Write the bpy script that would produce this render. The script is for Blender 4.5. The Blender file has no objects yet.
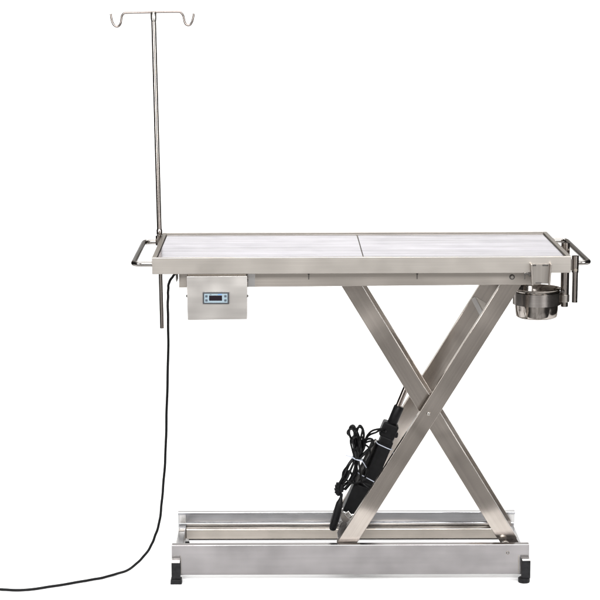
import bpy, bmesh, math, random
from mathutils import Vector, Matrix
R = math.radians
random.seed(4)
scene = bpy.context.scene
COL = scene.collection

# ------------------------------------------------------------ camera
cd = bpy.data.cameras.new("camera")
cam = bpy.data.objects.new("camera", cd)
COL.objects.link(cam)
scene.camera = cam
cd.sensor_width = 36
cd.lens = 122.57
cd.clip_end = 60
cam.location = (0.4009, -6.2643, 1.9577)
cam.rotation_euler = (R(90) - 0.1621, 0, -0.0092)

# ------------------------------------------------------------ world: added patchy grey surround for the steel to reflect
w = bpy.data.worlds.new("World")
scene.world = w
w.use_nodes = True
nt = w.node_tree
nt.nodes.clear()
wo = nt.nodes.new("ShaderNodeOutputWorld")
bg = nt.nodes.new("ShaderNodeBackground")
tc = nt.nodes.new("ShaderNodeTexCoord")
ns = nt.nodes.new("ShaderNodeTexNoise")
ns.inputs["Scale"].default_value = 3.0
ns.inputs["Detail"].default_value = 2.0
rp = nt.nodes.new("ShaderNodeValToRGB")
rp.color_ramp.elements[0].position = 0.36
rp.color_ramp.elements[0].color = (0.42, 0.41, 0.40, 1)
rp.color_ramp.elements[1].position = 0.66
rp.color_ramp.elements[1].color = (1.0, 0.99, 0.98, 1)
sx_ = nt.nodes.new("ShaderNodeSeparateXYZ")
ab = nt.nodes.new("ShaderNodeMath")
ab.operation = 'ABSOLUTE'
side = nt.nodes.new("ShaderNodeMapRange")      # sides darkened, front kept bright, to give reflecting tubes dark edges
side.interpolation_type = 'SMOOTHSTEP'
side.inputs["From Min"].default_value = 0.42
side.inputs["From Max"].default_value = 0.72
side.inputs["To Min"].default_value = 1.0
side.inputs["To Max"].default_value = 0.07
mulw = nt.nodes.new("ShaderNodeVectorMath")
mulw.operation = 'SCALE'
nt.links.new(tc.outputs["Generated"], ns.inputs["Vector"])
nt.links.new(tc.outputs["Generated"], sx_.inputs[0])
nt.links.new(sx_.outputs["X"], ab.inputs[0])
nt.links.new(ab.outputs[0], side.inputs["Value"])
nt.links.new(ns.outputs["Fac"], rp.inputs["Fac"])
nt.links.new(rp.outputs["Color"], mulw.inputs[0])
nt.links.new(side.outputs[0], mulw.inputs["Scale"])
nt.links.new(mulw.outputs[0], bg.inputs["Color"])
bg.inputs["Strength"].default_value = 0.85
nt.links.new(bg.outputs[0], wo.inputs[0])

scene.view_settings.view_transform = 'Standard'
scene.view_settings.look = 'None'
scene.view_settings.exposure = 0.0
scene.view_settings.gamma = 1.0

# ------------------------------------------------------------ unseen lamps, added to burn the paper sweep out to white
def area(name, loc, target, sx, sy, power, col=(1, 1, 1)):
    ld = bpy.data.lights.new(name, 'AREA')
    ld.shape = 'RECTANGLE'
    ld.size = sx
    ld.size_y = sy
    ld.energy = power
    ld.color = col
    o = bpy.data.objects.new(name, ld)
    COL.objects.link(o)
    o.location = loc
    d = Vector(target) - Vector(loc)
    o.rotation_euler = d.to_track_quat('-Z', 'Y').to_euler()
    return o
area("overhead_softbox", (0.6, -0.2, 4.6), (0.6, -0.2, 0), 5.0, 3.0, 195)
area("added_left_fill", (-2.3, -3.2, 1.6), (0.4, 0.3, 0.0), 1.3, 1.8, 75)  # added side lamp, brightens the floor
area("added_right_fill", (3.5, -3.2, 1.6), (0.8, 0.3, 0.0), 1.3, 1.8, 75)  # its added twin on the right, also for the floor
area("added_front_fill", (0.6, -4.4, 2.80), (0.6, 0.1, 0.0), 3.4, 0.9, 240)  # added low wash to lift the floor under the front rail
area("added_back_fill", (0.6, 3.3, 4.2), (0.6, 0.7, 0.0), 3.6, 1.2, 115)  # added to whiten the floor gap behind the rear rail

# ------------------------------------------------------------ materials
def pset(b, **k):
    for n, v in k.items():
        b.inputs[n.replace('_', ' ')].default_value = v

def new_mat(name):
    m = bpy.data.materials.new(name)
    m.use_nodes = True
    return m, m.node_tree, m.node_tree.nodes["Principled BSDF"]

def steel(name, base, rough=0.28, brush=(3, 260, 260), streak=0.10, wave=0.25, stain=0.12, rvar=0.04, fine=0.02, edge=0.75, wscale=5.0, wdist=0.02, etint=(0.98, 0.95), detail=3.0):
    """Brushed stainless sheet: streaks along the rolling direction, slow waviness, handling stains."""
    m, t, b = new_mat(name)
    L = t.links
    co = t.nodes.new("ShaderNodeTexCoord")
    mp = t.nodes.new("ShaderNodeMapping")
    mp.inputs["Scale"].default_value = brush
    L.new(co.outputs["Object"], mp.inputs["Vector"])
    n1 = t.nodes.new("ShaderNodeTexNoise")
    n1.inputs["Scale"].default_value = 1.0
    n1.inputs["Detail"].default_value = 3.0
    L.new(mp.outputs[0], n1.inputs["Vector"])
    n2 = t.nodes.new("ShaderNodeTexNoise")      # handling stains
    n2.inputs["Scale"].default_value = 9.0
    n2.inputs["Detail"].default_value = 2.5
    n2.inputs["Roughness"].default_value = 0.5
    L.new(co.outputs["Object"], n2.inputs["Vector"])
    c1 = t.nodes.new("ShaderNodeMapRange")
    c1.inputs["From Min"].default_value = 0.3
    c1.inputs["From Max"].default_value = 0.7
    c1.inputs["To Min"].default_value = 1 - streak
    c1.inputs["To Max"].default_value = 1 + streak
    L.new(n1.outputs["Fac"], c1.inputs["Value"])
    c2 = t.nodes.new("ShaderNodeMapRange")
    c2.inputs["From Min"].default_value = 0.25
    c2.inputs["From Max"].default_value = 0.8
    c2.inputs["To Min"].default_value = 1.0
    c2.inputs["To Max"].default_value = 1 - stain
    L.new(n2.outputs["Fac"], c2.inputs["Value"])
    mu = t.nodes.new("ShaderNodeMath")
    mu.operation = 'MULTIPLY'
    L.new(c1.outputs[0], mu.inputs[0])
    L.new(c2.outputs[0], mu.inputs[1])
    vm = t.nodes.new("ShaderNodeVectorMath")
    vm.operation = 'SCALE'
    vm.inputs[0].default_value = base
    L.new(mu.outputs[0], vm.inputs["Scale"])
    L.new(vm.outputs[0], b.inputs["Base Color"])
    r1 = t.nodes.new("ShaderNodeMapRange")
    r1.inputs["From Min"].default_value = 0.3
    r1.inputs["From Max"].default_value = 0.7
    r1.inputs["To Min"].default_value = max(0.02, rough - rvar)
    r1.inputs["To Max"].default_value = rough + rvar
    L.new(n2.outputs["Fac"], r1.inputs["Value"])
    L.new(r1.outputs[0], b.inputs["Roughness"])
    n3 = t.nodes.new("ShaderNodeTexNoise")      # slow waviness of the sheet
    n3.inputs["Scale"].default_value = wscale
    n3.inputs["Detail"].default_value = 1.0
    L.new(co.outputs["Object"], n3.inputs["Vector"])
    bu = t.nodes.new("ShaderNodeBump")
    bu.inputs["Strength"].default_value = wave
    bu.inputs["Distance"].default_value = wdist
    L.new(n3.outputs["Fac"], bu.inputs["Height"])
    bf = t.nodes.new("ShaderNodeBump")
    bf.inputs["Strength"].default_value = fine
    bf.inputs["Distance"].default_value = 0.002
    L.new(n1.outputs["Fac"], bf.inputs["Height"])
    L.new(bu.outputs[0], bf.inputs["Normal"])
    L.new(bf.outputs[0], b.inputs["Normal"])
    pset(b, Metallic=1.0)
    b.inputs['Specular Tint'].default_value = (edge, edge * etint[0], edge * etint[1], 1)
    n1.inputs['Detail'].default_value = detail
    return m

def plain(name, col, rough=0.5, metal=0.0, noise=0.0, scale=60, bump=0.0, **k):
    m, t, b = new_mat(name)
    pset(b, Roughness=rough, Metallic=metal, **k)
    if max(col) < 0.03:
        b.inputs["Specular IOR Level"].default_value = 0.13
    b.inputs["Base Color"].default_value = (*col, 1)
    if noise or bump:
        co = t.nodes.new("ShaderNodeTexCoord")
        n = t.nodes.new("ShaderNodeTexNoise")
        n.inputs["Scale"].default_value = scale
        n.inputs["Detail"].default_value = 4
        t.links.new(co.outputs["Object"], n.inputs["Vector"])
        mr = t.nodes.new("ShaderNodeMapRange")
        mr.inputs["From Min"].default_value = 0.3
        mr.inputs["From Max"].default_value = 0.7
        mr.inputs["To Min"].default_value = 1 - noise
        mr.inputs["To Max"].default_value = 1 + noise
        t.links.new(n.outputs["Fac"], mr.inputs["Value"])
        v = t.nodes.new("ShaderNodeVectorMath")
        v.operation = 'SCALE'
        v.inputs[0].default_value = col
        t.links.new(mr.outputs[0], v.inputs["Scale"])
        t.links.new(v.outputs[0], b.inputs["Base Color"])
        if bump:
            bu = t.nodes.new("ShaderNodeBump")
            bu.inputs["Strength"].default_value = bump
            bu.inputs["Distance"].default_value = 0.001
            t.links.new(n.outputs["Fac"], bu.inputs["Height"])
            t.links.new(bu.outputs[0], b.inputs["Normal"])
    return m

M = {}
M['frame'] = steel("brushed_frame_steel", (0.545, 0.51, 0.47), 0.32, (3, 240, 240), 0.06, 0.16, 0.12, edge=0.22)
M['rim'] = steel("darkened_rim_steel", (0.36, 0.335, 0.305), 0.33, (3, 240, 240), 0.06, 0.16, 0.12, edge=0.3)  # frame steel darkened to mute the wall's reflection on the rim top
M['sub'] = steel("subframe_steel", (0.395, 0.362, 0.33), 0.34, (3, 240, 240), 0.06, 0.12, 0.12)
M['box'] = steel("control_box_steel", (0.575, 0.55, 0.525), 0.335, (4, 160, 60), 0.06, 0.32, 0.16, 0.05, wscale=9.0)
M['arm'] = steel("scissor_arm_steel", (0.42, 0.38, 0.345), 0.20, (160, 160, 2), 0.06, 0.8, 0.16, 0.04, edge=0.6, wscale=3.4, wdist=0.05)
M['rail'] = steel("base_rail_steel", (0.28, 0.268, 0.27), 0.215, (3, 90, 90), 0.03, 0.5, 0.26, 0.05, edge=0.6)
M['rail_back'] = steel("rear_rail_steel", (0.40, 0.40, 0.412), 0.22, (3, 200, 200), 0.08, 0.35, 0.24)
M['tube'] = steel("base_tube_steel", (0.53, 0.485, 0.435), 0.34, (3, 200, 200), 0.05, 0.30, 0.28, edge=0.5)
M['rod'] = steel("polished_tube_steel", (0.36, 0.325, 0.30), 0.17, (200, 200, 4), 0.04, 0.0, 0.05, 0.03, 0.0, edge=0.22)
M['wire'] = steel("hook_wire_steel", (0.24, 0.21, 0.195), 0.2, (60, 60, 60), 0.05, 0.0, 0.05, 0.03, 0.0, edge=0.22)
M['handle'] = steel("handle_tube_steel", (0.28, 0.265, 0.25), 0.16, (60, 60, 60), 0.05, 0.0, 0.05, 0.03, 0.0, edge=0.22)
M['chrome'] = steel("polished_bowl_steel", (0.36, 0.33, 0.305), 0.10, (60, 60, 3), 0.04, 0.12, 0.05, 0.03, 0.0, edge=0.3, wscale=22.0)
M['band'] = steel("holder_band_steel", (0.42, 0.39, 0.37), 0.22, (3, 3, 240), 0.05, 0.05, 0.05, edge=0.3)
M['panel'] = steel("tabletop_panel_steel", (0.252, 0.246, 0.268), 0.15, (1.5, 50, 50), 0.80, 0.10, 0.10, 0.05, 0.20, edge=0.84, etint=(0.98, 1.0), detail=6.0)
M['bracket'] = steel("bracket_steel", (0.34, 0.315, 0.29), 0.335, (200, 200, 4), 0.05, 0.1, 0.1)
M['zinc'] = steel("bright_bracket_steel", (0.66, 0.65, 0.64), 0.22, (90, 90, 3), 0.05, 0.5, 0.3)
M['bolt'] = plain("bolt_steel", (0.55, 0.53, 0.50), 0.25, 1.0)
M['dark_bolt'] = plain("blackened_bolt", (0.09, 0.085, 0.08), 0.4, 0.8)
M['rubber'] = plain("black_rubber", (0.01, 0.01, 0.011), 0.5, 0, 0.35, 90, 0.3)
M['plastic'] = plain("black_plastic", (0.006, 0.006, 0.0066), 0.45, 0, 0.3, 120, 0.2)
M['motor'] = plain("motor_casing", (0.005, 0.005, 0.0055), 0.5, 0, 0.3, 60, 0.2)
M['grey_tube'] = plain("grey_cast_metal", (0.10, 0.097, 0.094), 0.38, 0.8, 0.3, 70)
M['cable'] = plain("cable_sheath", (0.004, 0.004, 0.0044), 0.38, 0, 0.2, 200)
M['tie'] = plain("white_nylon", (0.42, 0.45, 0.52), 0.4)
M['bezel'] = plain("display_bezel", (0.035, 0.037, 0.042), 0.4)
M['blue'] = plain("pale_blue_fascia", (0.23, 0.30, 0.345), 0.45)
M['bluemark'] = plain("blue_print", (0.08, 0.22, 0.62), 0.4)
M['screen'] = plain("dark_display", (0.012, 0.008, 0.012), 0.3)
M['button'] = plain("grey_buttons", (0.05, 0.065, 0.085), 0.45)
M['white'] = plain("white_studio_paper", (0.96, 0.96, 0.96), 0.9)
M['dark_in'] = plain("gap_shade_brown", (0.20, 0.17, 0.14), 0.6)  # brown with the shade of gaps and holes put into the colour

# ------------------------------------------------------------ mesh helpers
def link(name, bm, mat, parent=None, bevel=0.0, smooth=False, segs=2):
    me = bpy.data.meshes.new(name)
    bmesh.ops.recalc_face_normals(bm, faces=bm.faces)
    bm.to_mesh(me)
    bm.free()
    me.materials.append(mat)
    o = bpy.data.objects.new(name, me)
    COL.objects.link(o)
    if smooth:
        for p in me.polygons:
            p.use_smooth = True
    if bevel:
        md = o.modifiers.new("edges", 'BEVEL')
        md.width = bevel
        md.segments = segs
        md.limit_method = 'ANGLE'
        md.angle_limit = R(40)
    if parent is not None:
        o.parent = parent
        pl = parent
        # meshes are written in world coordinates; parents sit at their own base
        inv = Matrix.Identity(4)
        chain = []
        while pl is not None:
            chain.append(pl.location.copy())
            pl = pl.parent
        s = Vector((0, 0, 0))
        for c in chain:
            s += c
        o.location = -s
    return o

def box(bm, x0, x1, y0, y1, z0, z1):
    v = [bm.verts.new(p) for p in ((x0, y0, z0), (x1, y0, z0), (x1, y1, z0), (x0, y1, z0),
                                    (x0, y0, z1), (x1, y0, z1), (x1, y1, z1), (x0, y1, z1))]
    for f in ((0, 3, 2, 1), (4, 5, 6, 7), (0, 1, 5, 4), (1, 2, 6, 5), (2, 3, 7, 6), (3, 0, 4, 7)):
        bm.faces.new([v[i] for i in f])
    return v

def prism_xz(bm, pts, y0, y1):
    a = [bm.verts.new((x, y0, z)) for x, z in pts]
    b = [bm.verts.new((x, y1, z)) for x, z in pts]
    n = len(pts)
    bm.faces.new(a)
    bm.faces.new(b[::-1])
    for i in range(n):
        bm.faces.new((a[i], b[i], b[(i + 1) % n], a[(i + 1) % n]))

def prism_yz(bm, pts, x0, x1):
    a = [bm.verts.new((x0, y, z)) for y, z in pts]
    b = [bm.verts.new((x1, y, z)) for y, z in pts]
    n = len(pts)
    bm.faces.new(a)
    bm.faces.new(b[::-1])
    for i in range(n):
        bm.faces.new((a[i], b[i], b[(i + 1) % n], a[(i + 1) % n]))

def sweep(bm, path, r, seg=14, caps=True):
    """round tube along a list of points; r a number or one per point"""
    P = [Vector(p) for p in path]
    n = len(P)
    rr = r if isinstance(r, (list, tuple)) else [r] * n
    T = []
    for i in range(n):
        a = P[max(0, i - 1)]
        b = P[min(n - 1, i + 1)]
        T.append((b - a).normalized())
    up = Vector((0, 0, 1)) if abs(T[0].z) < 0.9 else Vector((0, 1, 0))
    N = (up - T[0] * up.dot(T[0])).normalized()
    rings = []
    for i in range(n):
        N = (N - T[i] * N.dot(T[i]))
        if N.length < 1e-5:
            N = T[i].orthogonal()
        N.normalize()
        B = T[i].cross(N)
        rings.append([bm.verts.new(P[i] + (N * math.cos(2 * math.pi * k / seg) + B * math.sin(2 * math.pi * k / seg)) * rr[i]) for k in range(seg)])
    for i in range(n - 1):
        for k in range(seg):
            bm.faces.new((rings[i][k], rings[i][(k + 1) % seg], rings[i + 1][(k + 1) % seg], rings[i + 1][k]))
    if caps:
        bm.faces.new(rings[0][::-1])
        bm.faces.new(rings[-1])

def smooth_path(pts, sub=8):
    P = [Vector(p) for p in pts]
    out = []
    for i in range(len(P) - 1):
        p0 = P[max(0, i - 1)]
        p1, p2 = P[i], P[i + 1]
        p3 = P[min(len(P) - 1, i + 2)]
        for k in range(sub):
            t = k / sub
            out.append(0.5 * ((2 * p1) + (p2 - p0) * t + (2 * p0 - 5 * p1 + 4 * p2 - p3) * t * t + (3 * p1 - p0 - 3 * p2 + p3) * t ** 3))
    out.append(P[-1])
    return out

def rounded(pts, rad, n=6):
    """polyline with its inner corners rounded"""
    P = [Vector(p) for p in pts]
    out = [P[0]]
    for i in range(1, len(P) - 1):
        a = (P[i - 1] - P[i]).normalized()
        b = (P[i + 1] - P[i]).normalized()
        s, e = P[i] + a * rad, P[i] + b * rad
        for k in range(n + 1):
            t = k / n
            out.append(s * (1 - t) ** 2 + P[i] * 2 * t * (1 - t) + e * t * t)
    out.append(P[-1])
    return out

def disc(bm, c, axis, r, h, seg=16, r2=None):
    c = Vector(c)
    axis = Vector(axis).normalized()
    sweep(bm, [c, c + axis * h], [r, r if r2 is None else r2], seg)

def lathe(bm, prof, c, seg=64):
    rings = []
    for r, z in prof:
        rings.append([bm.verts.new((c[0] + r * math.cos(2 * math.pi * k / seg), c[1] + r * math.sin(2 * math.pi * k / seg), c[2] + z)) for k in range(seg)])
    for i in range(len(rings) - 1):
        for k in range(seg):
            bm.faces.new((rings[i][k], rings[i][(k + 1) % seg], rings[i + 1][(k + 1) % seg], rings[i + 1][k]))
    return rings

def smooth_sharp(o, ang=35):
    for p in o.data.polygons:
        p.use_smooth = True
    bm = bmesh.new()
    bm.from_mesh(o.data)
    for e in bm.edges:
        if len(e.link_faces) == 2 and e.calc_face_angle(0) > R(ang):
            e.smooth = False
    bm.to_mesh(o.data)
    bm.free()
    return o

def part(name, bm, mat, parent, bevel=0.0, rnd=False, label=None):
    o = link(name, bm, mat, parent, bevel)
    if rnd:
        smooth_sharp(o)
    if label:
        o['label'] = label
    return o

def empty(name, loc, label, cat):
    o = bpy.data.objects.new(name, None)
    COL.objects.link(o)
    o.location = loc
    o['label'] = label
    o['category'] = cat
    o.empty_display_size = 0.1
    return o

B = bmesh.new
SL = 0.00215                 # the lifted top stands a touch out of level

def lean(bm):
    for v in bm.verts:
        v.co.z += SL * v.co.x
    return bm

# ------------------------------------------------------------ setting: white paper sweep
bm = B()
prof = [(-0.52, 0.0), (2.6, 0.0)]
for k in range(1, 13):
    a = k / 12 * math.pi / 2
    prof.append((2.6 + 1.6 * math.sin(a), 1.6 - 1.6 * math.cos(a)))
prof.append((4.2, 4.2))
xs = (-2.2, 3.6)
L0 = [bm.verts.new((xs[0], y, z)) for y, z in prof]
L1 = [bm.verts.new((xs[1], y, z)) for y, z in prof]
for i in range(len(prof) - 1):
    bm.faces.new((L0[i], L1[i], L1[i + 1], L0[i + 1]))
o = link("backdrop", bm, M['white'])
for p in o.data.polygons:
    p.use_smooth = True
o['kind'] = 'structure'

# ============================================================ THE TABLE
T = empty("lift_table", (0.62, 0.3, 0), "brushed stainless steel veterinary lift table with crossed scissor legs and a two-panel top", "table")
ZT, TH, W, D = 1.0662, 0.0517, 1.30, 0.60
RIM = 0.013

# ---- tabletop frame: four folded walls with a flat rim, underside sheet
bm = B()
z0, z1 = ZT - TH, ZT
box(bm, 0, W, 0, RIM, z0, z1)
zr = z1 - 0.0042
box(bm, 0, W, D - RIM, D, z0, zr)
box(bm, 0, RIM, RIM, D - RIM, z0, zr)
box(bm, W - RIM, W, RIM, D - RIM, z0, zr)
box(bm, RIM, W - RIM, RIM, D - RIM, z0 + 0.002, z0 + 0.006)
part("tabletop_frame", lean(bm), M['frame'], T, 0.0016)
# rolled rim along the back and both ends, in the darkened steel
bm = B()
ring = [(-0.0006, RIM + 0.0005), (RIM + 0.0004, RIM + 0.0005), (RIM + 0.0004, D - RIM - 0.0004), (W - RIM - 0.0004, D - RIM - 0.0004),
        (W - RIM - 0.0004, RIM + 0.0005), (W + 0.0006, RIM + 0.0005), (W + 0.0006, D + 0.0006), (-0.0006, D + 0.0006)]
lo = [bm.verts.new((x, y, zr + 0.0003)) for x, y in ring]
hi = [bm.verts.new((x, y, z1)) for x, y in ring]
bm.faces.new(lo[::-1])
bm.faces.new(hi)
for i in range(8):
    bm.faces.new((lo[i], lo[(i + 1) % 8], hi[(i + 1) % 8], hi[i]))
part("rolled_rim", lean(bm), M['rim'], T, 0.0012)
# dark sheet under the panels: seam colour, and painted shade for the back gap
bm = B()
box(bm, RIM + 0.0005, W - RIM - 0.0005, RIM + 0.0005, D - RIM - 0.0005, z0 + 0.0065, ZT - 0.0125)
part("gap_shade_sheet", lean(bm), M['dark_in'], T)
# ---- two lift-out top panels
for xa, xb in ((RIM + 0.0020, 0.6548), (0.6576, W - RIM - 0.0020)):
    bm = B()
    nx, ny = 2, 2
    box(bm, xa, xb, RIM + 0.0015, D - RIM - 0.0130, ZT - 0.012, ZT - 0.0050)
    part("top_panel", lean(bm), M['panel'], T, 0.0015)

# ---- subframe under the top
bm = B()
def zb(x): return 0.9632 + (x - 0.08) * 0.0072
def ztp(x): return z0 + SL * x - 0.0004
for y0, y1 in ((0.060, 0.085), (0.515, 0.540)):
    prism_xz(bm, [(0.0802, zb(0.0802)), (1.2152, zb(1.2152)), (1.2152, ztp(1.2152)), (0.0802, ztp(0.0802))], y0, y1)
for x0, x1 in ((0.0802, 0.105), (1.19, 1.2152), (0.50, 0.53)):
    prism_xz(bm, [(x0, zb(x0) + 0.0015), (x1, zb(x1) + 0.0015), (x1, ztp(x1) - 0.001), (x0, ztp(x0) - 0.001)], 0.0853, 0.5147)
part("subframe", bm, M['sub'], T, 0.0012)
# tack-weld slits and bolts on the front of the subframe
for x, zc in ((0.4864, 1.0), (0.826, 1.0005)):
    bm = B()
    box(bm, x - 0.0014, x + 0.0014, 0.0560, 0.0595, zc - 0.011, zc + 0.009)
    box(bm, x - 0.003, x + 0.003, 0.0560, 0.0597, zc + 0.004, zc + 0.0075)
    part("fixing_pin", bm, M['dark_bolt'], T, 0.0005)
bm = B()
disc(bm, (1.1237, 0.0597, 0.9956), (0, -1, 0), 0.0088, 0.0015, 20)
hb = part("hex_bolt", bm, M['dark_bolt'], T, 0.0004, True)
bm = B()
disc(bm, (1.1237, 0.0580, 0.9956), (0, -1, 0), 0.0062, 0.0045, 6, 0.0052)
part("bolt_head", bm, M['bracket'], hb, 0.0006)
# small hanger plate left of the control box, bright plate right of it standing for a reflection
bm = B()
prism_xz(bm, [(0.0705, 1.0125), (0.0775, 1.0125), (0.0785, 0.993), (0.0735, 0.982), (0.0712, 0.99)], 0.045, 0.058)
part("hanger_tab", bm, M['dark_bolt'], T, 0.0005)
bm = B()
box(bm, 0.2955, 0.318, 0.0572, 0.0597, 0.966, 1.0125)
part("reflection_plate", bm, M['zinc'], T, 0.0005)

# ---- end handles
for side in (0, 1):
    s = -1 if side == 0 else 1
    xb = 0.002 if side == 0 else W - 0.002
    xo = -0.062 if side == 0 else W + 0.064
    zz = 1.0395 + (SL * W if side else 0)
    ya, yb_ = (0.050, 0.572)
    path = rounded([(xb, ya, zz), (xo, ya, zz), (xo, yb_, zz), (xb, yb_, zz)], 0.030, 8)
    bm = B()
    sweep(bm, path, 0.0085, 20)
    h = part("end_handle", bm, M['handle'], T, 0, True)
    for y in (ya, yb_):
        bm = B()
        disc(bm, (xb - s * 0.0015, y, zz), (s, 0, 0), 0.0105, 0.0045, 20, 0.0088)
        part("weld_collar", bm, M['bolt'], h, 0, True)

# ---- sockets for accessory poles
def socket(name, x, y, zlo, zhi, r, extra=None, mat='rod'):
    bm = B()
    sweep(bm, [(x, y, zlo), (x, y, zhi)], r, 24, False)
    sweep(bm, [(x, y, zlo), (x, y, zhi)], r * 0.80, 24, False)
    for z in (zlo, zhi):
        a = []
        b = []
        for k in range(24):
            t = 2 * math.pi * k / 24
            a.append(bm.verts.new((x + r * math.cos(t), y + r * math.sin(t), z)))
            b.append(bm.verts.new((x + 0.8 * r * math.cos(t), y + 0.8 * r * math.sin(t), z)))
        for k in range(24):
            bm.faces.new((a[k], a[(k + 1) % 24], b[(k + 1) % 24], b[k]))
    bmesh.ops.remove_doubles(bm, verts=bm.verts, dist=1e-5)
    return part(name, bm, M[mat], T, 0, True)

sk = socket("corner_socket", 1.3182, 0.040, 1.0130, 1.0655, 0.0112)
bm = B()
disc(bm, (1.3185, 0.0295, 1.0215), (0, -1, 0), 0.0052, 0.0015, 16)
part("screw_hole", bm, M['dark_in'], sk, 0, True)
bm = B()
box(bm, 1.3003, 1.3115, 0.034, 0.046, 1.020, 1.055)
part("weld_block", bm, M['rod'], sk, 0.001)
sk3 = socket("corner_rod", 1.3188, 0.040, 0.9180, 1.0128, 0.0090)

sk2 = socket("side_socket", 1.3215, 0.285, 0.887, 1.0735, 0.0140)
bm = B()
box(bm, 1.3003, 1.3130, 0.276, 0.294, 1.022, 1.062)
part("weld_block", bm, M['rod'], sk2, 0.001)

sk4 = socket("pole_socket", -0.0125, 0.556, 1.030, 1.062, 0.0098)
bm = B()
box(bm, -0.0065, -0.0003, 0.550, 0.562, 1.034, 1.058)
part("weld_block", bm, M['rod'], sk4, 0.001)

# ---- accessory bracket on the front edge, right end
bx0, bx1 = 1.1775, 1.2320
zs = SL * 1.2
bm = B()
box(bm, bx0, bx1, -0.0045, -0.0012, 0.9815 + zs, 1.0430 + zs)
br = part("clamp_bracket", bm, M['bracket'], T, 0.0006)
for xa, xb, dx in ((1.1715, 1.1765, 0.0045), (1.2325, 1.2372, -0.0038)):
    bm = B()
    v = box(bm, xa, xb, -0.024, -0.0010, 0.9795 + zs, 1.0450 + zs)
    for q in v[:4]:
        q.co.x += dx
    part("side_flange", bm, M['sub'], br, 0.0008)
for xa, xb in ((1.1800, 1.1905), (1.2105, 1.2280)):
    bm = B()
    box(bm, xa, xb, -0.0085, -0.0040, 1.0375 + zs, 1.0425 + zs)
    part("folded_tab", bm, M['dark_bolt'], br, 0.0008)
bm = B()
box(bm, 1.1900, 1.2080, -0.0070, -0.0046, 0.9825 + zs, 0.9860 + zs)
part("folded_tab", bm, M['dark_bolt'], br, 0.0008)
bm = B()
box(bm, 1.1560, 1.1735, -0.006, -0.002, 1.0095 + zs, 1.0150 + zs)
box(bm, 1.1545, 1.1572, -0.009, -0.002, 0.9960 + zs, 1.0152 + zs)
box(bm, 1.1675, 1.1740, -0.010, -0.001, 1.0050 + zs, 1.0190 + zs)
disc(bm, (1.1560, -0.004, 1.0135 + zs), (0, -1, 0), 0.0032, 0.009, 12)
part("locking_hook", bm, M['dark_bolt'], br, 0.0006)

# ---- control box
bm = B()
prism_xz(bm, [(0.1090, 0.8693), (0.2937, 0.8718), (0.2943, 1.0085), (0.1068, 1.0075)], 0.004, 0.056)
cb = part("control_box", bm, M['box'], T, 0.0016)
bm = B()
prism_xz(bm, [(0.112, 0.8735), (0.291, 0.8758), (0.2912, 0.9590), (0.111, 0.9590)], 0.0562, 0.150)
part("box_back", bm, M['box'], cb, 0.0015)
bm = B()
box(bm, 0.110, 0.291, 0.010, 0.0585, 1.0088, 1.0140)
part("mounting_strip", bm, M['dark_in'], cb, 0.0005)
for x, z, s in ((0.1075, 0.943, -1), (0.2941, 0.943, 1), (0.2943, 0.992, 1)):
    bm = B()
    disc(bm, (x, 0.020, z), (s, 0, 0), 0.0048, 0.0038, 14, 0.0030)
    part("box_screw", bm, M['dark_bolt'], cb, 0, True)
# thermostat on the front of the box
def slab(name, x0, x1, y0, y1, z0_, z1_, mat, bev=0.0006):
    bm = B()
    box(bm, x0, x1, y0, y1, z0_, z1_)
    return part(name, bm, M[mat], cb, bev)
slab("thermostat_bezel", 0.1565, 0.2385, -0.0045, 0.0036, 0.9215, 0.9588, 'bezel', 0.0014)
slab("thermostat_fascia", 0.1612, 0.2335, -0.0058, -0.0046, 0.9258, 0.9542, 'blue', 0.0005)
slab("thermostat_screen", 0.1765, 0.2165, -0.0068, -0.0059, 0.9325, 0.9486, 'screen', 0.0004)
for x, z in ((0.1645, 0.9430), (0.1645, 0.9300), (0.2235, 0.9430), (0.2235, 0.9300)):
    slab("push_button", x, x + 0.0072, -0.0072, -0.0059, z, z + 0.0068, 'button', 0.0006)
slab("printed_mark", 0.2040, 0.2160, -0.0066, -0.0059, 0.9508, 0.9528, 'bluemark', 0.0002)
slab("printed_mark", 0.1785, 0.1835, -0.0066, -0.0059, 0.9508, 0.9524, 'button', 0.0002)

# ---- scissor arms (local axis = z, then turned)
PX, PZ = 0.8735, 0.5470
ANG = math.atan(0.612)
def arm(y0, y1, lean_sign, l_up, l_dn, wdt=0.0560, cut=0.0):
    """rectangular tube; lean_sign +1 runs from lower left to upper right; ends cut level"""
    bm = B()
    h = wdt / 2
    # work in local frame: x across, z along; level cut means z shifts with x
    k = math.tan(ANG) * lean_sign
    th = 0.0022
    a, b = [], []
    # outer and inner rings along the length so the tube is hollow
    def ring(hx, ya, yb, t):
        res = []
        for x, y in ((-hx, ya), (hx, ya), (hx, yb), (-hx, yb)):
            z = t + x * k
            res.append(bm.verts.new((x, y, z)))
        return res
    o0, o1 = ring(h, y0, y1, -l_dn), ring(h, y0, y1, l_up)
    i0, i1 = ring(h - th, y0 + th, y1 - th, -l_dn), ring(h - th, y0 + th, y1 - th, l_up)
    for j in range(4):
        q = (j + 1) % 4
        bm.faces.new((o0[j], o0[q], o1[q], o1[j]))
        bm.faces.new((i0[q], i0[j], i1[j], i1[q]))
        bm.faces.new((o0[q], o0[j], i0[j], i0[q]))
        bm.faces.new((o1[j], o1[q], i1[q], i1[j]))
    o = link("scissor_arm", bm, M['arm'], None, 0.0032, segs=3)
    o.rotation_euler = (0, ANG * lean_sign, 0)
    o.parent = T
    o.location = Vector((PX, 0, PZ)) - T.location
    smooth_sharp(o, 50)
    return o
CA = math.cos(ANG)
armA = arm(0.118, 0.143, 1, 0.450 / CA, 0.4285 / CA)
armB = arm(0.1475, 0.1725, -1, 0.445 / CA, 0.4225 / CA)
armB2 = arm(0.4245, 0.4495, -1, 0.445 / CA, 0.4420 / CA)
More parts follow.
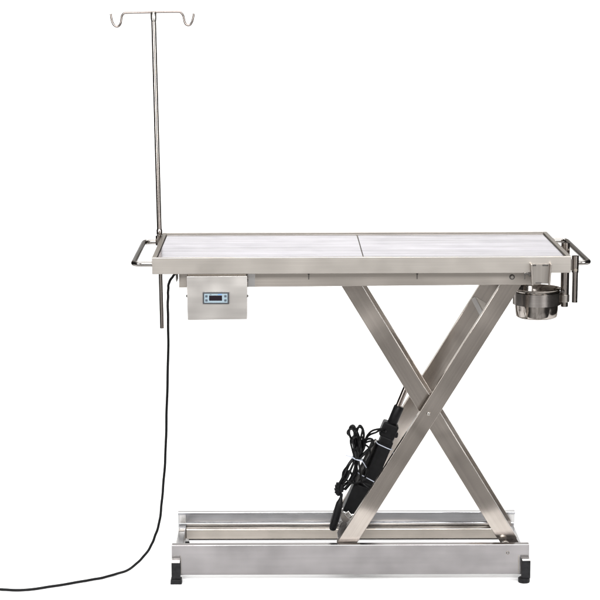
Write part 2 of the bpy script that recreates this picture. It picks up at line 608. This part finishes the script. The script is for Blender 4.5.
armA2 = arm(0.4540, 0.4790, 1, 0.450 / CA, 0.4285 / CA)

def abm(o, bm, name, mat, bev=0.0, rnd=False):
    """sub-part of an arm, drawn in world coordinates"""
    p = link(name, bm, M[mat], None, bev)
    mw = Matrix.Translation(T.location) @ Matrix.Translation(o.location) @ o.rotation_euler.to_matrix().to_4x4()
    p.parent = o
    p.matrix_parent_inverse = mw.inverted()
    if rnd:
        smooth_sharp(p)
    return p
# end plates and rollers at the lower ends of the B arms
for o, ya in ((armB, 0.1500), (armB2, 0.4270)):
    bm = B()
    xc = PX + 0.4225 * 0.612
    prism_xz(bm, [(xc - 0.030, 0.1235), (xc + 0.030, 0.1235), (xc + 0.053, 0.082), (xc + 0.004, 0.075), (xc - 0.012, 0.090)], ya + 0.016, ya + 0.0205)
    abm(o, bm, "end_plate", 'rod', 0.0008)
bm = B()
sweep(bm, [(1.1245, 0.1010, 0.1100), (1.1245, 0.164, 0.1100)], 0.0085, 20)
disc(bm, (1.1245, 0.118, 0.1100), (0, 1, 0), 0.0130, 0.012, 20)
abm(armB, bm, "pivot_axle", 'bolt', 0.0006, True)
bm = B()
sweep(bm, [(1.1245, 0.4300, 0.1000), (1.1245, 0.4850, 0.1000)], 0.0085, 20)
abm(armB2, bm, "pivot_axle", 'bolt', 0, True)
# rollers of the A arms
bm = B()
disc(bm, (0.6080, 0.1440, 0.094), (0, 1, 0), 0.018, 0.012, 24)
abm(armA, bm, "roller", 'dark_bolt', 0.001, True)
# centre pivots
for (o, ya, yb_) in ((armA, 0.1135, 0.1735), (armA2, 0.4235, 0.4825)):
    bm = B()
    disc(bm, (0.8705, ya + 0.0045, 0.5450), (0, -1, 0), 0.0070, 0.0045, 20, 0.0048)
    sweep(bm, [(0.8705, ya + 0.004, 0.5450), (0.8705, yb_, 0.5450)], 0.0045, 14)
    abm(o, bm, "pivot_bolt", 'bolt', 0.0006, True)
# cross shafts tying the front and rear pairs
def shaft(x, z, ya, yb_, r, mat='rod', name="cross_shaft"):
    bm = B()
    sweep(bm, [(x, ya, z), (x, yb_, z)], r, 20)
    return part(name, bm, M[mat], T, 0, True)
shaft(1.1405, 0.985, 0.120, 0.478, 0.010)
shaft(0.6060, 0.985, 0.150, 0.448, 0.010)
# square crossbar between the B arms carrying the actuator rod
bm = B()
prism_xz(bm, [(0.812, 0.626), (0.830, 0.637), (0.841, 0.619), (0.823, 0.608)], 0.1730, 0.4240)
part("upper_crossbar", bm, M['arm'], T, 0.0015)
# strap and gusset welded on the rear arm near its upper end
bm = B()
prism_xz(bm, [(1.0330, 0.8619), (1.0463, 0.8703), (1.0745, 0.8150), (1.0635, 0.8040)], 0.4515, 0.4539)
abm(armA2, bm, "strap", 'zinc', 0.0006)
bm = B()
prism_xz(bm, [(1.0485, 0.8700), (1.0833, 0.8483), (1.0760, 0.8185)], 0.4520, 0.4539)
abm(armA2, bm, "gusset", 'frame', 0.0005)
# lower crossbar with clevis plates
bm = B()
prism_xz(bm, [(0.620, 0.166), (0.640, 0.178), (0.655, 0.152), (0.635, 0.140)], 0.1432, 0.4538)
part("lower_crossbar", bm, M['zinc'], T, 0.0015)

# ---- linear actuator
P0 = Vector((0.6070, 0.290, 0.095))
P1 = Vector((0.8330, 0.290, 0.655))
ax = (P1 - P0).normalized()
sd = Vector((ax.z, 0, -ax.x))           # to the lower right
def P(t, s, y=0.0):
    q = P0 + ax * t + sd * s
    return Vector((q.x, P0.y + y, q.z))
def obox(bm, t0, t1, s0, s1, y0, y1, ds=0.0):
    v = []
    for y in (y0, y1):
        for t, s in ((t0, s0), (t0, s1), (t1, s1 + ds), (t1, s0 + ds)):
            v.append(bm.verts.new(P(t, s, y)))
    for f in ((0, 1, 2, 3), (7, 6, 5, 4), (0, 4, 5, 1), (1, 5, 6, 2), (2, 6, 7, 3), (3, 7, 4, 0)):
        bm.faces.new([v[i] for i in f])
bm = B()
sweep(bm, [P(0.175, 0.006), P(0.180, 0.006), P(0.365, 0.006), P(0.372, 0.006)], [0.021, 0.0235, 0.0235, 0.021], 24)
obox(bm, 0.185, 0.355, -0.014, 0.029, -0.0255, 0.0190)
act = part("actuator", bm, M['motor'], T, 0.0015, True)
bm = B()
obox(bm, 0.084, 0.186, -0.040, 0.036, -0.034, 0.034)
obox(bm, 0.186, 0.200, -0.026, 0.032, -0.028, 0.028)
part("motor_housing", bm, M['motor'], act, 0.005)
bm = B()
sweep(bm, [P(0.150, -0.030, 0.006), P(0.325, -0.026, 0.006), P(0.340, -0.022, 0.006)], [0.0115, 0.0115, 0.006], 18)
part("side_tube", bm, M['grey_tube'], act, 0, True)
bm = B()
obox(bm, 0.362, 0.412, -0.026, 0.027, -0.027, 0.027)
sweep(bm, [P(0.392, 0.026, -0.012), P(0.372, 0.031, -0.012)], 0.007, 10)
obox(bm, 0.338, 0.366, -0.016, 0.025, -0.0265, 0.02)
part("gear_head", bm, M['motor'], act, 0.006)
bm = B()
sweep(bm, [P(0.408, 0.003), P(0.410, 0.003), P(0.470, 0.003), P(0.473, 0.003)], [0.0155, 0.0168, 0.0168, 0.015], 22)
part("rod_guide", bm, M['plastic'], act, 0, True)
bm = B()
sweep(bm, [P(0.470, 0.0), P(0.566, 0.0)], 0.0098, 20)
disc(bm, P(0.566, 0.0, -0.014), (0, 1, 0), 0.013, 0.028, 20)
part("push_rod", bm, M['wire'], act, 0, True)
# lower clevis: two notched plates either side of the motor, a folded bracket, a pin
notched = [(0.6030, 0.1880), (0.6160, 0.1840), (0.6330, 0.1790), (0.6480, 0.1790), (0.6400, 0.1700), (0.6255, 0.1589), (0.6156, 0.1487), (0.6222, 0.1385),
           (0.6091, 0.1249), (0.5960, 0.1046), (0.5850, 0.0950), (0.5830, 0.1148), (0.5900, 0.1352), (0.5992, 0.1521), (0.5925, 0.1725)]
for y0, dx in ((0.2490, 0.0), (0.3260, 0.006)):
    bm = B()
    prism_xz(bm, [(x + dx, z) for x, z in notched], y0, y0 + 0.004)
    part("clevis_plate", bm, M['zinc'], act, 0.0014)
bm = B()
prism_xz(bm, [(0.6050, 0.1830), (0.6200, 0.1930), (0.6330, 0.1760), (0.6200, 0.1660)], 0.2380, 0.2486)
part("motor_bracket", bm, M['zinc'], act, 0.0018)
bm = B()
prism_xz(bm, [(0.6090, 0.1700), (0.6190, 0.1640), (0.6240, 0.1700), (0.6140, 0.1765)], 0.2470, 0.2489)
part("slot", bm, M['dark_in'], act, 0.0004)
bm = B()
disc(bm, P(0.010, 0.004, -0.042), (0, 1, 0), 0.0075, 0.082, 18)
disc(bm, P(0.055, 0.010, -0.046), (0, 1, 0), 0.0060, 0.060, 14)
obox(bm, 0.046, 0.051, -0.006, 0.016, -0.044, -0.040)
part("clevis_pin", bm, M['dark_bolt'], act, 0.0006, True)
# the two white ties round the casing
def tie_loop(parent, pts, r=0.0017):
    bm = B()
    sweep(bm, pts, r, 8)
    return part("zip_tie", bm, M['tie'], parent, 0, True)
def round_casing(t, s0, s1, skew, y0=-0.0290, y1=0.0270):
    pts = []
    for k in range(29):
        a = 2 * math.pi * k / 28
        cs, sn = math.cos(a), math.sin(a)
        ex = 0.45
        s = (s0 + s1) / 2 + (s1 - s0) / 2 * math.copysign(abs(cs) ** ex, cs)
        y = (y0 + y1) / 2 + (y1 - y0) / 2 * math.copysign(abs(sn) ** ex, sn)
        pts.append(P(t + skew * (s - s0), s, y))
    return pts
tie_loop(act, round_casing(0.335, -0.0215, 0.0335, -0.05))
tie_loop(act, round_casing(0.2200, -0.0440, 0.0325, -0.12))

# ---- base frame: two C rails
X0, X1 = 0.0472, 1.1970
def rail(yw, sgn, mat):
    """web at yw, lips pointing sgn in y"""
    bm = B()
    t = 0.003
    za, zb_ = 0.0225, 0.1212
    f = 0.0245
    pts = [(0, za), (f, za), (f, za + t), (t, za + t), (t, zb_ - t), (f, zb_ - t), (f, zb_ - t - 0.006), (f + t * .6, zb_ - t - 0.006), (f + t * .6, zb_), (0, zb_)]
    prism_yz(bm, [(yw + sgn * y, z) for y, z in pts], X0, X1)
    return part("base_rail", bm, M[mat], T, 0.0010)
r1 = rail(0.0865, 1, 'rail')
r2 = rail(0.5112, -1, 'rail_back')
bm = B()
disc(bm, (1.1277, 0.0864, 0.0938), (0, -1, 0), 0.0066, 0.0012, 20)
rb_ = part("rail_bolt", bm, M['bracket'], T, 0.0003, True)
bm = B()
disc(bm, (1.1277, 0.0852, 0.0938), (0, -1, 0), 0.0048, 0.0024, 16, 0.0030)
part("bolt_head", bm, M['rail'], rb_, 0, True)
# lower tubes between the rails
bm = B()
box(bm, 0.0755, 1.1690, 0.4600, 0.4855, 0.0348, 0.0698)
box(bm, 0.0755, 1.1690, 0.4862, 0.5070, 0.0300, 0.0690)
part("rear_tube", bm, M['tube'], T, 0.0022)
bm = B()
box(bm, 0.0500, 1.1945, 0.4980, 0.5078, 0.0705, 0.0800)
part("inner_ledge", bm, M['rail_back'], r2, 0.001)
for xa, xb in ((0.0500, 0.0750), (1.1695, 1.1945)):
    bm = B()
    t = 0.003
    v = box(bm, xa, xb, 0.0900, 0.4975, 0.0348, 0.0700)
    part("side_tube", bm, M['rail_back'], T, 0.0022)
    bm = B()
    box(bm, xa + 0.001, xb - 0.001, 0.4985, 0.5080, 0.0340, 0.1170)
    part("end_post", bm, M['zinc'], T, 0.001)
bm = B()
box(bm, 0.0530, 0.0715, 0.4350, 0.4500, 0.0703, 0.0725)  # thin plate standing for a dark patch on the left tube
part("dark_patch_plate", bm, M['bracket'], T, 0.0004)

# ---- feet
def foot(xa, xb, front, px, pr):
    y0, y1 = (0.0610, 0.0860) if front else (0.4750, 0.4990)
    bm = B()
    if front:
        box(bm, xa, xb, y0, y1, 0.050, 0.0795 if xa < 0.5 else 0.0800)
    else:
        box(bm, xa, xb, y0, y1, 0.022, 0.034)
    ft = part("foot", bm, M['zinc'], T, 0.0015)
    if front:
        bm = B()
        top = 0.0700 if xa < 0.5 else 0.0745
        box(bm, xa - 0.0008, xb + 0.0008, y0 - 0.0016, y1 - 0.0008, 0.0165, top)
        part("rubber_sleeve", bm, M['rubber'], ft, 0.0015)
    bm = B()
    cx_, cy_ = px, (y0 + y1) / 2
    if xa < 0.5 and front:
        v = box(bm, cx_ - pr, cx_ + pr, cy_ - pr, cy_ + pr, 0.0, 0.0160)
        for q in v[4:]:
            q.co.x = cx_ + (q.co.x - cx_) * 0.93
            q.co.y = cy_ + (q.co.y - cy_) * 0.93
        part("rubber_pad", bm, M['rubber'], ft, 0.0025)
    else:
        sweep(bm, [(cx_, cy_, 0.0), (cx_, cy_, 0.004), (cx_, cy_, 0.014), (cx_, cy_, 0.0218 if not front else 0.0160)], [pr * 0.93, pr, pr, pr * 0.85], 28)
        part("rubber_pad", bm, M['rubber'], ft, 0, True)
foot(0.0480, 0.0745, True, 0.0618, 0.0185)
foot(1.1722, 1.1980, True, 1.1800, 0.0190)
foot(0.0600, 0.0840, False, 0.0740, 0.0125)
foot(1.1600, 1.1840, False, 1.1720, 0.0125)
# bright weld patches beside the front feet
for xa, xb in ((0.0755, 0.0775), (1.1620, 1.1655)):
    bm = B()
    box(bm, xa, xb, 0.0845, 0.0862, 0.0260, 0.0860)
    part("weld_bead", bm, M['bracket'], T, 0.0008)

# ============================================================ DRIP POLE
pole = empty("drip_pole", (-0.0110, 0.556, 0.75), "tall thin steel drip pole with two curved bag hooks at the table's left end", "drip stand")
PB, PT = Vector((-0.0040, 0.556, 0.746)), Vector((-0.0205, 0.556, 1.790))
def pp(z):
    t = (z - PB.z) / (PT.z - PB.z)
    return PB.lerp(PT, t)
bm = B()
sweep(bm, [pp(0.746), pp(1.10)], 0.0066, 20)
part("lower_rod", bm, M['rod'], pole, 0, True)
bm = B()
sweep(bm, [pp(1.078), pp(1.55), pp(1.782)], 0.0082, 24)
part("upper_tube", bm, M['rod'], pole, 0, True)
bm = B()
sweep(bm, [pp(1.064), pp(1.067), pp(1.081), pp(1.085)], [0.0086, 0.0098, 0.0098, 0.0086], 22)
part("joint_collar", bm, M['rod'], pole, 0, True)
bm = B()
sweep(bm, [pp(1.772), pp(1.778), pp(1.786), pp(1.806), pp(1.8075)], [0.0076, 0.0088, 0.0100, 0.0100, 0.0092], 22)
part("hook_socket", bm, M['bolt'], pole, 0, True)
y = 0.556
wire = [(-0.1604, 1.8020), (-0.1590, 1.7870), (-0.1545, 1.7715), (-0.1475, 1.7620), (-0.1400, 1.7600), (-0.1330, 1.7635), (-0.1280, 1.7730),
        (-0.1262, 1.7850), (-0.1235, 1.7960), (-0.1165, 1.8035), (-0.106, 1.8050), (-0.060, 1.8057), (-0.019, 1.8068), (0.025, 1.8075), (0.062, 1.8075),
        (0.0700, 1.8045), (0.0765, 1.7965), (0.0795, 1.7850), (0.0818, 1.7740), (0.0865, 1.7660), (0.0935, 1.7635), (0.1005, 1.7660),
        (0.1065, 1.7760), (0.1100, 1.7890), (0.1120, 1.8020)]
wy = [y + (-0.012 if x < 0 else 0.010) * min(1, abs(x + 0.02) / 0.1) for x, z in wire]
bm = B()
sweep(bm, smooth_path([(x, yy, z) for (x, z), yy in zip(wire, wy)], 5), 0.0037, 12)
part("double_hook", bm, M['wire'], pole, 0, True)

# ============================================================ BOWL AND ITS HOLDER
BC = (1.2312, 0.285)
hold = empty("bowl_holder", (1.3215, 0.285, 0.87), "flat steel ring holder clamped to the tube at the table's right end", "bowl holder")
bm = B()
ra, rb = 0.0780, 0.0752
rings = lathe(bm, [(ra, 0), (ra, 0.040), (rb, 0.040), (rb, 0)], (BC[0], BC[1], 0.8735), 72)
for k in range(72):
    bm.faces.new((rings[-1][k], rings[-1][(k + 1) % 72], rings[0][(k + 1) % 72], rings[0][k]))
part("ring_band", bm, M['band'], hold, 0, True)
bm = B()
sweep(bm, [(1.3215, 0.285, 0.8640), (1.3215, 0.285, 0.8862)], 0.0118, 24)
part("pin", bm, M['rod'], hold, 0, True)
bm = B()
sweep(bm, [(1.3215, 0.285, 0.8795), (1.3215, 0.285, 0.8805), (1.3215, 0.285, 0.9025), (1.3215, 0.285, 0.9035)], [0.0148, 0.0158, 0.0158, 0.0148], 26)
part("clamp_collar", bm, M['bracket'], hold, 0, True)
bm = B()
disc(bm, (1.3085, 0.268, 0.916), (1, -0.3, 0), 0.0040, 0.009, 10)
box(bm, 1.3050, 1.3120, 0.279, 0.291, 0.880, 0.900)
part("clamp_arm", bm, M['dark_bolt'], hold, 0.0006)

bowl = empty("steel_bowl", (BC[0], BC[1], 0.828), "shiny round steel bowl hanging in the ring under the table's right end", "bowl")
prof_o = [(0.002, 0.8285), (0.045, 0.8280), (0.0600, 0.8290), (0.0655, 0.8325), (0.0672, 0.8380), (0.0692, 0.8560), (0.0708, 0.8800), (0.0725, 0.9080),
          (0.0735, 0.9190), (0.0770, 0.9225), (0.0782, 0.9245), (0.0775, 0.9262), (0.0745, 0.9250), (0.0715, 0.9190), (0.0692, 0.8800), (0.0675, 0.8560), (0.0655, 0.8400), (0.0600, 0.8330), (0.0400, 0.8310), (0.002, 0.8310)]
bm = B()
rings = lathe(bm, prof_o, (BC[0], BC[1], 0), 80)
bm.faces.new(rings[0][::-1])
bm.faces.new(rings[-1])
part("bowl_shell", bm, M['chrome'], bowl, 0, True)

# ============================================================ POWER CORD
cord = [(0.150, 0.120, 1.0000), (0.110, 0.135, 1.0060), (0.0870, 0.155, 1.0040), (0.0714, 0.175, 0.9970), (0.0569, 0.18, 0.9837), (0.0440, 0.18, 0.9628), (0.0388, 0.18, 0.9370),
        (0.0384, 0.18, 0.8884), (0.0374, 0.18, 0.7747), (0.0325, 0.18, 0.5783), (0.0250, 0.18, 0.4132), (0.0159, 0.18, 0.2801),
        (0.0045, 0.18, 0.1865), (-0.0100, 0.18, 0.1290), (-0.0300, 0.178, 0.0860), (-0.0640, 0.172, 0.0430), (-0.1010, 0.166, 0.0160),
        (-0.1420, 0.152, 0.0055), (-0.1900, 0.1120, 0.0045), (-0.2479, 0.0767, 0.0045), (-0.3383, 0.0239, 0.0045), (-0.4135, -0.0090, 0.0045),
        (-0.4935, -0.0050, 0.0045), (-0.62, 0.035, 0.0045), (-0.80, 0.06, 0.0045), (-1.05, 0.02, 0.0045)]
bm = B()
rk = random.Random(3)
cp = smooth_path(cord, 10)
ph = [rk.uniform(0, 6.28) for _ in range(4)]
for i, p in enumerate(cp):
    k = min(1, i / 60) * 0.0007
    p.x += k * (math.sin(i * 0.31 + ph[0]) + 0.6 * math.sin(i * 0.83 + ph[1]))
    p.y += k * 1.6 * (math.sin(i * 0.37 + ph[2]) + 0.6 * math.sin(i * 0.71 + ph[3]))
sweep(bm, cp, 0.0042, 12)
o = part("power_cord", bm, M['cable'], None, 0, True)
o['label'] = "long black power cord hanging beside the control box and trailing across the white floor"
o['category'] = "power cord"

# ============================================================ CABLE BUNDLE
bun = empty("cable_bundle", (0.63, 0.235, 0.25), "tangled bundle of looped black cable held by a white tie beside the actuator", "cable bundle")
loops = [
    [(0.6436, 0.3986), (0.6271, 0.4354), (0.6205, 0.4588), (0.6253, 0.4755), (0.6367, 0.4771), (0.6450, 0.4554), (0.6517, 0.4220), (0.6502, 0.3785)],
    [(0.6437, 0.3785), (0.6451, 0.4287), (0.6466, 0.4621), (0.6563, 0.4761), (0.6661, 0.4654), (0.6685, 0.4420), (0.6599, 0.4120), (0.6502, 0.3785)],
    [(0.6405, 0.3685), (0.6370, 0.4087), (0.6330, 0.4321), (0.6434, 0.4521), (0.6335, 0.4805), (0.6466, 0.4588), (0.6565, 0.4287), (0.6583, 0.3986), (0.6470, 0.3685)],
    [(0.6502, 0.3718), (0.6697, 0.4053), (0.6761, 0.4353), (0.6922, 0.4603), (0.7150, 0.4693), (0.7378, 0.4653)],
    [(0.6503, 0.3685), (0.6795, 0.3952), (0.6990, 0.4219), (0.6923, 0.4386), (0.6761, 0.4320), (0.6632, 0.4019), (0.6470, 0.3685)],
    [(0.6520, 0.3700), (0.6761, 0.4286), (0.6890, 0.4470), (0.7085, 0.4570), (0.7248, 0.4619), (0.7411, 0.4586)],
    [(0.6404, 0.3752), (0.6209, 0.3484), (0.6015, 0.3115), (0.5852, 0.2745), (0.5803, 0.2577)],
    [(0.6437, 0.3752), (0.6275, 0.3383), (0.6113, 0.3047), (0.5917, 0.2779), (0.5869, 0.2543)],
    [(0.6470, 0.3752), (0.6374, 0.3316), (0.6211, 0.2946), (0.5983, 0.2711), (0.5918, 0.2476)],
    [(0.6502, 0.3752), (0.6570, 0.3315), (0.6637, 0.2945), (0.6802, 0.2777), (0.6966, 0.2709)],
    [(0.6372, 0.3752), (0.6472, 0.3282), (0.6310, 0.2879), (0.6082, 0.2644)],
    [(0.6480, 0.3720), (0.6520, 0.4050), (0.6500, 0.4330), (0.6420, 0.4470), (0.6350, 0.4300), (0.6390, 0.4000), (0.6440, 0.3720)],
    [(0.6530, 0.3720), (0.6640, 0.4000), (0.6700, 0.4300), (0.6600, 0.4400), (0.6540, 0.4200), (0.6500, 0.3800)],
    [(0.6390, 0.3700), (0.6250, 0.3560), (0.6090, 0.3330), (0.5990, 0.3000), (0.5880, 0.2820)],
    [(0.6540, 0.3700), (0.6760, 0.3500), (0.6800, 0.3200), (0.6700, 0.2950)],
]
bm = B()
for i, L in enumerate(loops):
    yo = [0.235, 0.242, 0.228, 0.236, 0.230, 0.244, 0.232, 0.224, 0.238, 0.222, 0.245, 0.224, 0.246, 0.242, 0.246][i]
    n = len(L)
    pts = [(x, yo + 0.010 * math.sin(2.2 * k + i), z) for k, (x, z) in enumerate(L)]
    sweep(bm, smooth_path(pts, 8), 0.0033 if i in (3, 5) else 0.0039, 10)
rnd = random.Random(7)
for i in range(10):                      # the messier strands round the tie and down to the motor
    L = loops[(0, 1, 2, 4, 6, 7, 8, 10, 13, 6)[i]]
    n = len(L)
    dx, dz = rnd.uniform(-0.006, 0.007), rnd.uniform(-0.010, 0.006)
    amp = rnd.uniform(0.003, 0.006)
    pts = [(x + (dx + amp * math.sin(1.9 * k + i)) * (k > 0) * (k < n - 1 or i > 3), 0.236 + 0.013 * math.sin(1.4 * k + 2 * i), z + dz * math.sin(math.pi * k / n)) for k, (x, z) in enumerate(L)]
    sweep(bm, smooth_path(pts, 8), 0.0033, 10)
for pts in ([(0.6050, 0.228, 0.3060), (0.6200, 0.222, 0.2960), (0.6380, 0.226, 0.2900), (0.6600, 0.232, 0.2930), (0.6780, 0.238, 0.3010)],
            [(0.6000, 0.236, 0.2920), (0.6120, 0.228, 0.3120), (0.6220, 0.226, 0.3320), (0.6320, 0.232, 0.3100), (0.6420, 0.236, 0.2860)],
            [(0.6700, 0.236, 0.4180), (0.6840, 0.232, 0.4080), (0.6900, 0.232, 0.3860), (0.6800, 0.236, 0.3620), (0.6700, 0.238, 0.3300)]):
    sweep(bm, smooth_path(pts, 8), 0.0033, 10)
part("looped_cable", bm, M['cable'], bun, 0, True)
bm = B()
pts = []
for k in range(25):
    a = 2 * math.pi * k / 24
    pts.append((0.6475 + 0.0160 * math.cos(a), 0.236 + 0.022 * math.sin(a), 0.3705 - 0.0050 * math.cos(a)))
sweep(bm, pts, 0.0022, 8)
sweep(bm, smooth_path([(0.6340, 0.222, 0.3740), (0.6240, 0.216, 0.3810), (0.6175, 0.214, 0.3830), (0.6120, 0.213, 0.3860)], 5), 0.0016, 8)
sweep(bm, [(0.6095, 0.213, 0.3865), (0.6125, 0.213, 0.3855)], 0.0026, 8)
sweep(bm, smooth_path([(0.6620, 0.222, 0.3660), (0.6700, 0.226, 0.3540), (0.6770, 0.236, 0.3400), (0.6830, 0.248, 0.3310)], 5), 0.0014, 8)
part("zip_tie", bm, M['tie'], bun, 0, True)
# ribbed strain relief where the cable enters the hand switch
bm = B()
for k in range(7):
    t = k / 6
    c = Vector((0.5850 - 0.004 * math.sin(3 * t), 0.226, 0.2900 - 0.034 * t))
    disc(bm, c, (0.12, 0, -1), 0.0095 if k % 2 else 0.0075, 0.0042, 14)
sweep(bm, [(0.5850, 0.226, 0.2920), (0.5840, 0.226, 0.2700), (0.5880, 0.226, 0.2480)], 0.0062, 12)
sweep(bm, [(0.5980, 0.230, 0.2860), (0.5940, 0.230, 0.2600)], 0.0085, 12)
part("cable_grommet", bm, M['plastic'], bun, 0, True)

# ============================================================ HAND SWITCH
hs = empty("hand_switch", (0.5640, 0.220, 0.128), "slim black rounded hand switch dangling below the tangled cable bundle", "hand switch")
A = [(0.5965, 0.2560), (0.5950, 0.2440), (0.5925, 0.2340), (0.5895, 0.2230), (0.5855, 0.2060), (0.5800, 0.1850), (0.5745, 0.1640), (0.5695, 0.1450), (0.5670, 0.1360), (0.5660, 0.1320)]
RR = [0.0045, 0.0050, 0.0075, 0.0112, 0.0125, 0.0128, 0.0128, 0.0125, 0.0108, 0.0060]
bm = B()
sweep(bm, smooth_path([(x, 0.220, z) for x, z in A], 4), [RR[min(9, int(i / 4))] + (RR[min(9, int(i / 4) + 1)] - RR[min(9, int(i / 4))]) * (i % 4) / 4 for i in range(37)], 22)
part("switch_body", bm, M['plastic'], hs, 0, True)
bm = B()
sweep(bm, [(0.5797, 0.2180, 0.2150), (0.5750, 0.2180, 0.2000), (0.5660, 0.2180, 0.1700), (0.5600, 0.2180, 0.1480)], [0.0030, 0.0048, 0.0048, 0.0030], 12)  # grey strip standing for the highlight down the switch's left edge
part("highlight_strip", bm, M['grey_tube'], hs, 0, True)
bm = B()
disc(bm, (0.5893, 0.2085, 0.2165), (0, -1, 0), 0.0045, 0.0020, 14)
part("push_button", bm, M['rubber'], hs, 0, True)
